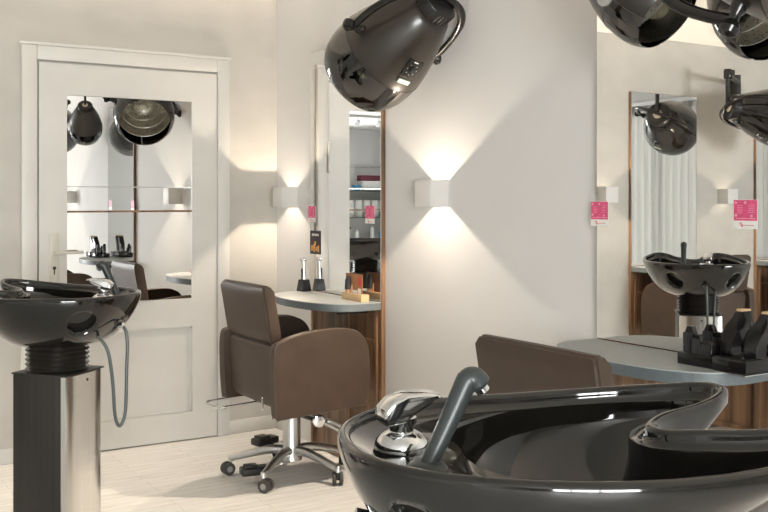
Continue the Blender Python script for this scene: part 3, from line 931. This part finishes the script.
# card holder
t = thing('card_holder', 'small pale wooden block holding a printed card on the far desk', 'card holder', (XM - .085, 4.085, .825), R(0))
bm = new(); box(bm, -.022, .022, -.095, .095, 0, .034, .002); obj('wooden_block', bm, M_pale, t)
bm = new(); box(bm, -.002, .0, -.072, .088, .030, .128); c = obj('printed_card', bm, M_brownprint, t)
bm = new()
box(bm, -.0028, -.002, -.060, -.030, .035, .060); box(bm, -.0028, -.002, -.025, .02, .035, .050)
obj('white_print', bm, M_card, c)
bm = new(); tube(bm, [(-.0024, .055, .036), (-.0024, .055, .078), (-.0024, .054, .10)], [.018, .015, .006], 12); tube(bm, [(-.0024, .030, .036), (-.0024, .024, .075)], [.009, .005], 8)
o = obj('figure_print', bm, M_skin, c)
bm = new(); tube(bm, [(-.0018, .055, .05), (-.0018, .055, .095), (-.0018, .055, .115)], [.022, .020, .012], 12); obj('hair_print', bm, M_ink, c)
bm = new(); box(bm, -.0028, -.002, -.045, -.030, .075, .118); box(bm, -.0028, -.002, -.064, -.050, .070, .11); obj('red_print', bm, M_redink, c)
# tool rack on desk 2
t = thing('tool_rack', 'black tool rack on the right desk holding small combs and slanted clippers', 'tool rack', (XM - .125, 1.893, .825), 0)
bm = new(); box(bm, -.065, .060, -.012, .118, 0, .036, .003); obj('tray', bm, M_black_gloss2, t)
bm = new(); box(bm, -.072, .060, -.130, -.015, 0, .040, .003); box(bm, -.068, -.02, -.125, -.020, .040, .043, .001); obj('socket_block', bm, M_black_gloss2, t)
bm = new(); box(bm, -.088, .070, -.140, -.05, -.0000, .003, .001); obj('base_plate', bm, M_chrome, t)
def attach(px, py, h_, r_):
    k = thing('clipper_comb', 'black clipper comb standing in the tool rack tray on the right desk', 'clipper comb', (XM - .125 + px * .9, 1.893 + py * .8, .861), 0, 'black combs in the rack tray')
    bm = new()
    ol = [(-r_, 0), (-r_, h_ * .7), (-r_ * .5, h_), (r_ * .5, h_), (r_, h_ * .7), (r_, 0)]
    prism(bm, ol, -.008, .008, 'x', .002, 1); obj('comb_frame', bm, M_black_gloss2, k)
    bm = new()
    for j in range(6): box(bm, -.016, -.008, -r_ * .8 + j * r_ * .3, -r_ * .8 + j * r_ * .3 + .003, 0, h_ * .75, .0005, 1)
    obj('teeth', bm, M_black, k)
for px, py, h_, r_, lb in ((-.035, .118, .075, .020, 'tallest black clipper comb at the left end of the rack tray, in front'), (.030, .090, .078, .022, 'black clipper comb at the back of the rack tray'),
                       (-.045, .072, .055, .016, 'small black comb second from the left in the rack tray'), (.020, .040, .060, .018, 'black comb beside the slanted clippers, at the back'),
                       (-.050, .030, .040, .022, 'low wide black comb at the front of the rack tray')):
    attach(px, py, h_, r_); 
    cand = [o_ for o_ in COL.objects if o_.name.startswith('clipper_comb')][-1]; cand['label'] = lb
def clip2(px, py, lb):
    k = thing('slanted_clipper', lb, 'clipper', (XM - .125 + px * .9, 1.893 + py * .8, .868), R(-4), 'slanted clippers in the rack')
    bm = new()
    ol = [(p.x, p.y) for p in spline([(.030, 0, 0), (.030, .03, 0), (.020, .070, 0), (-.012, .105, 0), (-.026, .126, 0)], 4)] + [(-.048, .126), (-.050, .104)] + \
         [(p.x, p.y) for p in spline([(-.040, .080, 0), (-.022, .052, 0), (-.010, .025, 0), (-.012, 0, 0)], 4)]
    prism(bm, ol, -.020, .020, 'x', .003, 2)
    b_ = obj('clipper_body', bm, M_black_gloss2, k)
    bm = new(); box(bm, -.019, .019, -.047, -.027, .1265, .133, .002); obj('clipper_top', bm, M_pale, b_)
clip2(-.01, -.048, 'black slanted clipper with pale top in the rack, left of the pair')
clip2(-.01, -.151, 'black slanted clipper with pale top in the rack, right of the pair')

# ------------------------------------------------------------------ glass shelving with products (seen in the first mirror)
t = thing('glass_shelving', 'glass wall shelving with salon supplies, seen in the narrow mirror', 'shelving', (-3.55, YB, 0))
SZ = (.13, .59, 1.02, 1.46)
for z in SZ:
    bm = new(); box(bm, -.50, .62, .004, .36, z - .012, z, .002); obj('glass_shelf', bm, M_shelf_glass, t)
for x_ in (-.50, .61):
    for y_ in (.02, .345):
        bm = new(); tube(bm, [(x_, y_, .0), (x_, y_, 1.90)], .009, 10); obj('upright', bm, M_chrome, t)
bm = new(); box(bm, -.4995, .61, .011, .02, 1.86, 1.88); obj('top_rail', bm, M_chrome, t)
def on(name, lab, cat, x, y, z, bm, m, group=None):
    o = obj(name, bm, m); o.location = (-3.55 + x, YB + y, z + .001); tag(o, lab, cat, group); return o
bm = new(); box(bm, -.18, .18, -.08, .08, 0, .09, .004); on('product_box', 'burgundy long box on the stacked cartons of the glass shelving', 'box', -.12, .18, 1.63, bm, M_burg)
bm = new(); box(bm, -.19, .15, -.09, .09, 0, .16, .004); on('carton', 'white carton under the burgundy box on the top shelf', 'box', -.12, .18, 1.466, bm, M_card)
bm = new(); box(bm, -.055, .055, -.05, .05, 0, .09, .004); on('product_pack', 'small blue pack on the top glass shelf', 'pack', .14, .22, 1.466, bm, M_blue)
for x_, w_ in ((-.40, 'leftmost'), (-.24, 'second from left'), (-.08, 'middle'), (.08, 'second from right'), (.24, 'rightmost')):
    bm = new(); lathe(bm, [(.02, 0), (.066, .0), (.070, .008), (.070, .27), (.066, .278), (.02, .278)], 28); 
    on('towel_roll', f'white towel roll on the third glass shelf, {w_} of five', 'towel roll', x_, .18, 1.022, bm, M_towel, 'white rolls on the glass shelf')
bm = new(); box(bm, -.06, .06, -.05, .05, 0, .10, .004); on('product_pack', 'orange pack at the end of the white roll row', 'pack', .42, .2, 1.022, bm, M_orange)
for i, (x_, m_, c_) in enumerate(((-.35, M_blue, 'blue'), (.30, M_orange, 'orange'), (-.18, M_card, 'white'), (.12, M_card, 'tall white'))):
    bm = new(); hh = .17 + .03 * (i % 3)
    lathe(bm, [(.030, 0), (.034, .004), (.034, hh), (.028, hh + .015), (.012, hh + .022), (.012, hh + .05), (0, hh + .051)], 24)
    on('product_bottle', f'{c_} bottle on the second glass shelf', 'bottle', x_, .2, .592, bm, m_)
bm = new()
loft(bm, [[((.24 + .02 * math.sin(3 * a)) * f * math.cos(a), .12 * f * math.sin(a), z) for a in [2 * PI * i / 24 for i in range(24)]] for f, z in ((.9, 0), (1, .03), (.98, .12), (.85, .20), (.55, .25), (.2, .262))], True, True)
on('black_bag', 'slumped black fabric bag on the lowest glass shelf', 'bag', .0, .2, .132, bm, M_bag)
# ------------------------------------------------------------------ ceiling track with spots
t = thing('spot_track', 'white ceiling track with small spotlights, seen in the narrow mirror', 'track light', (-2.3, -1.7, ZC - .001), R(0))
bm = new(); box(bm, -1.2, 1.2, -.018, .018, -.03, 0, .003); obj('track', bm, M_satin, t)
for x_ in (-.9, -.15, .2, .8):
    bm = new(); tube(bm, [(x_, 0, -.03), (x_, 0, -.075)], .008, 8)
    mtx = Matrix.Translation((x_, 0, -.105)) @ Matrix.Rotation(R(-55), 4, 'X')
    lathe(bm, [(.020, .04), (.030, .03), (.034, -.03), (.034, -.045), (.030, -.045), (.028, -.035)], 20, mtx, True, False)
    h = obj('spot_head', bm, M_satin, t)
    bm = new(); lathe(bm, [(.0275, -.036), (.0275, -.039)], 20, mtx); obj('spot_lens', bm, M_spotbulb, h)
def spots(n, loc, label):
    pass
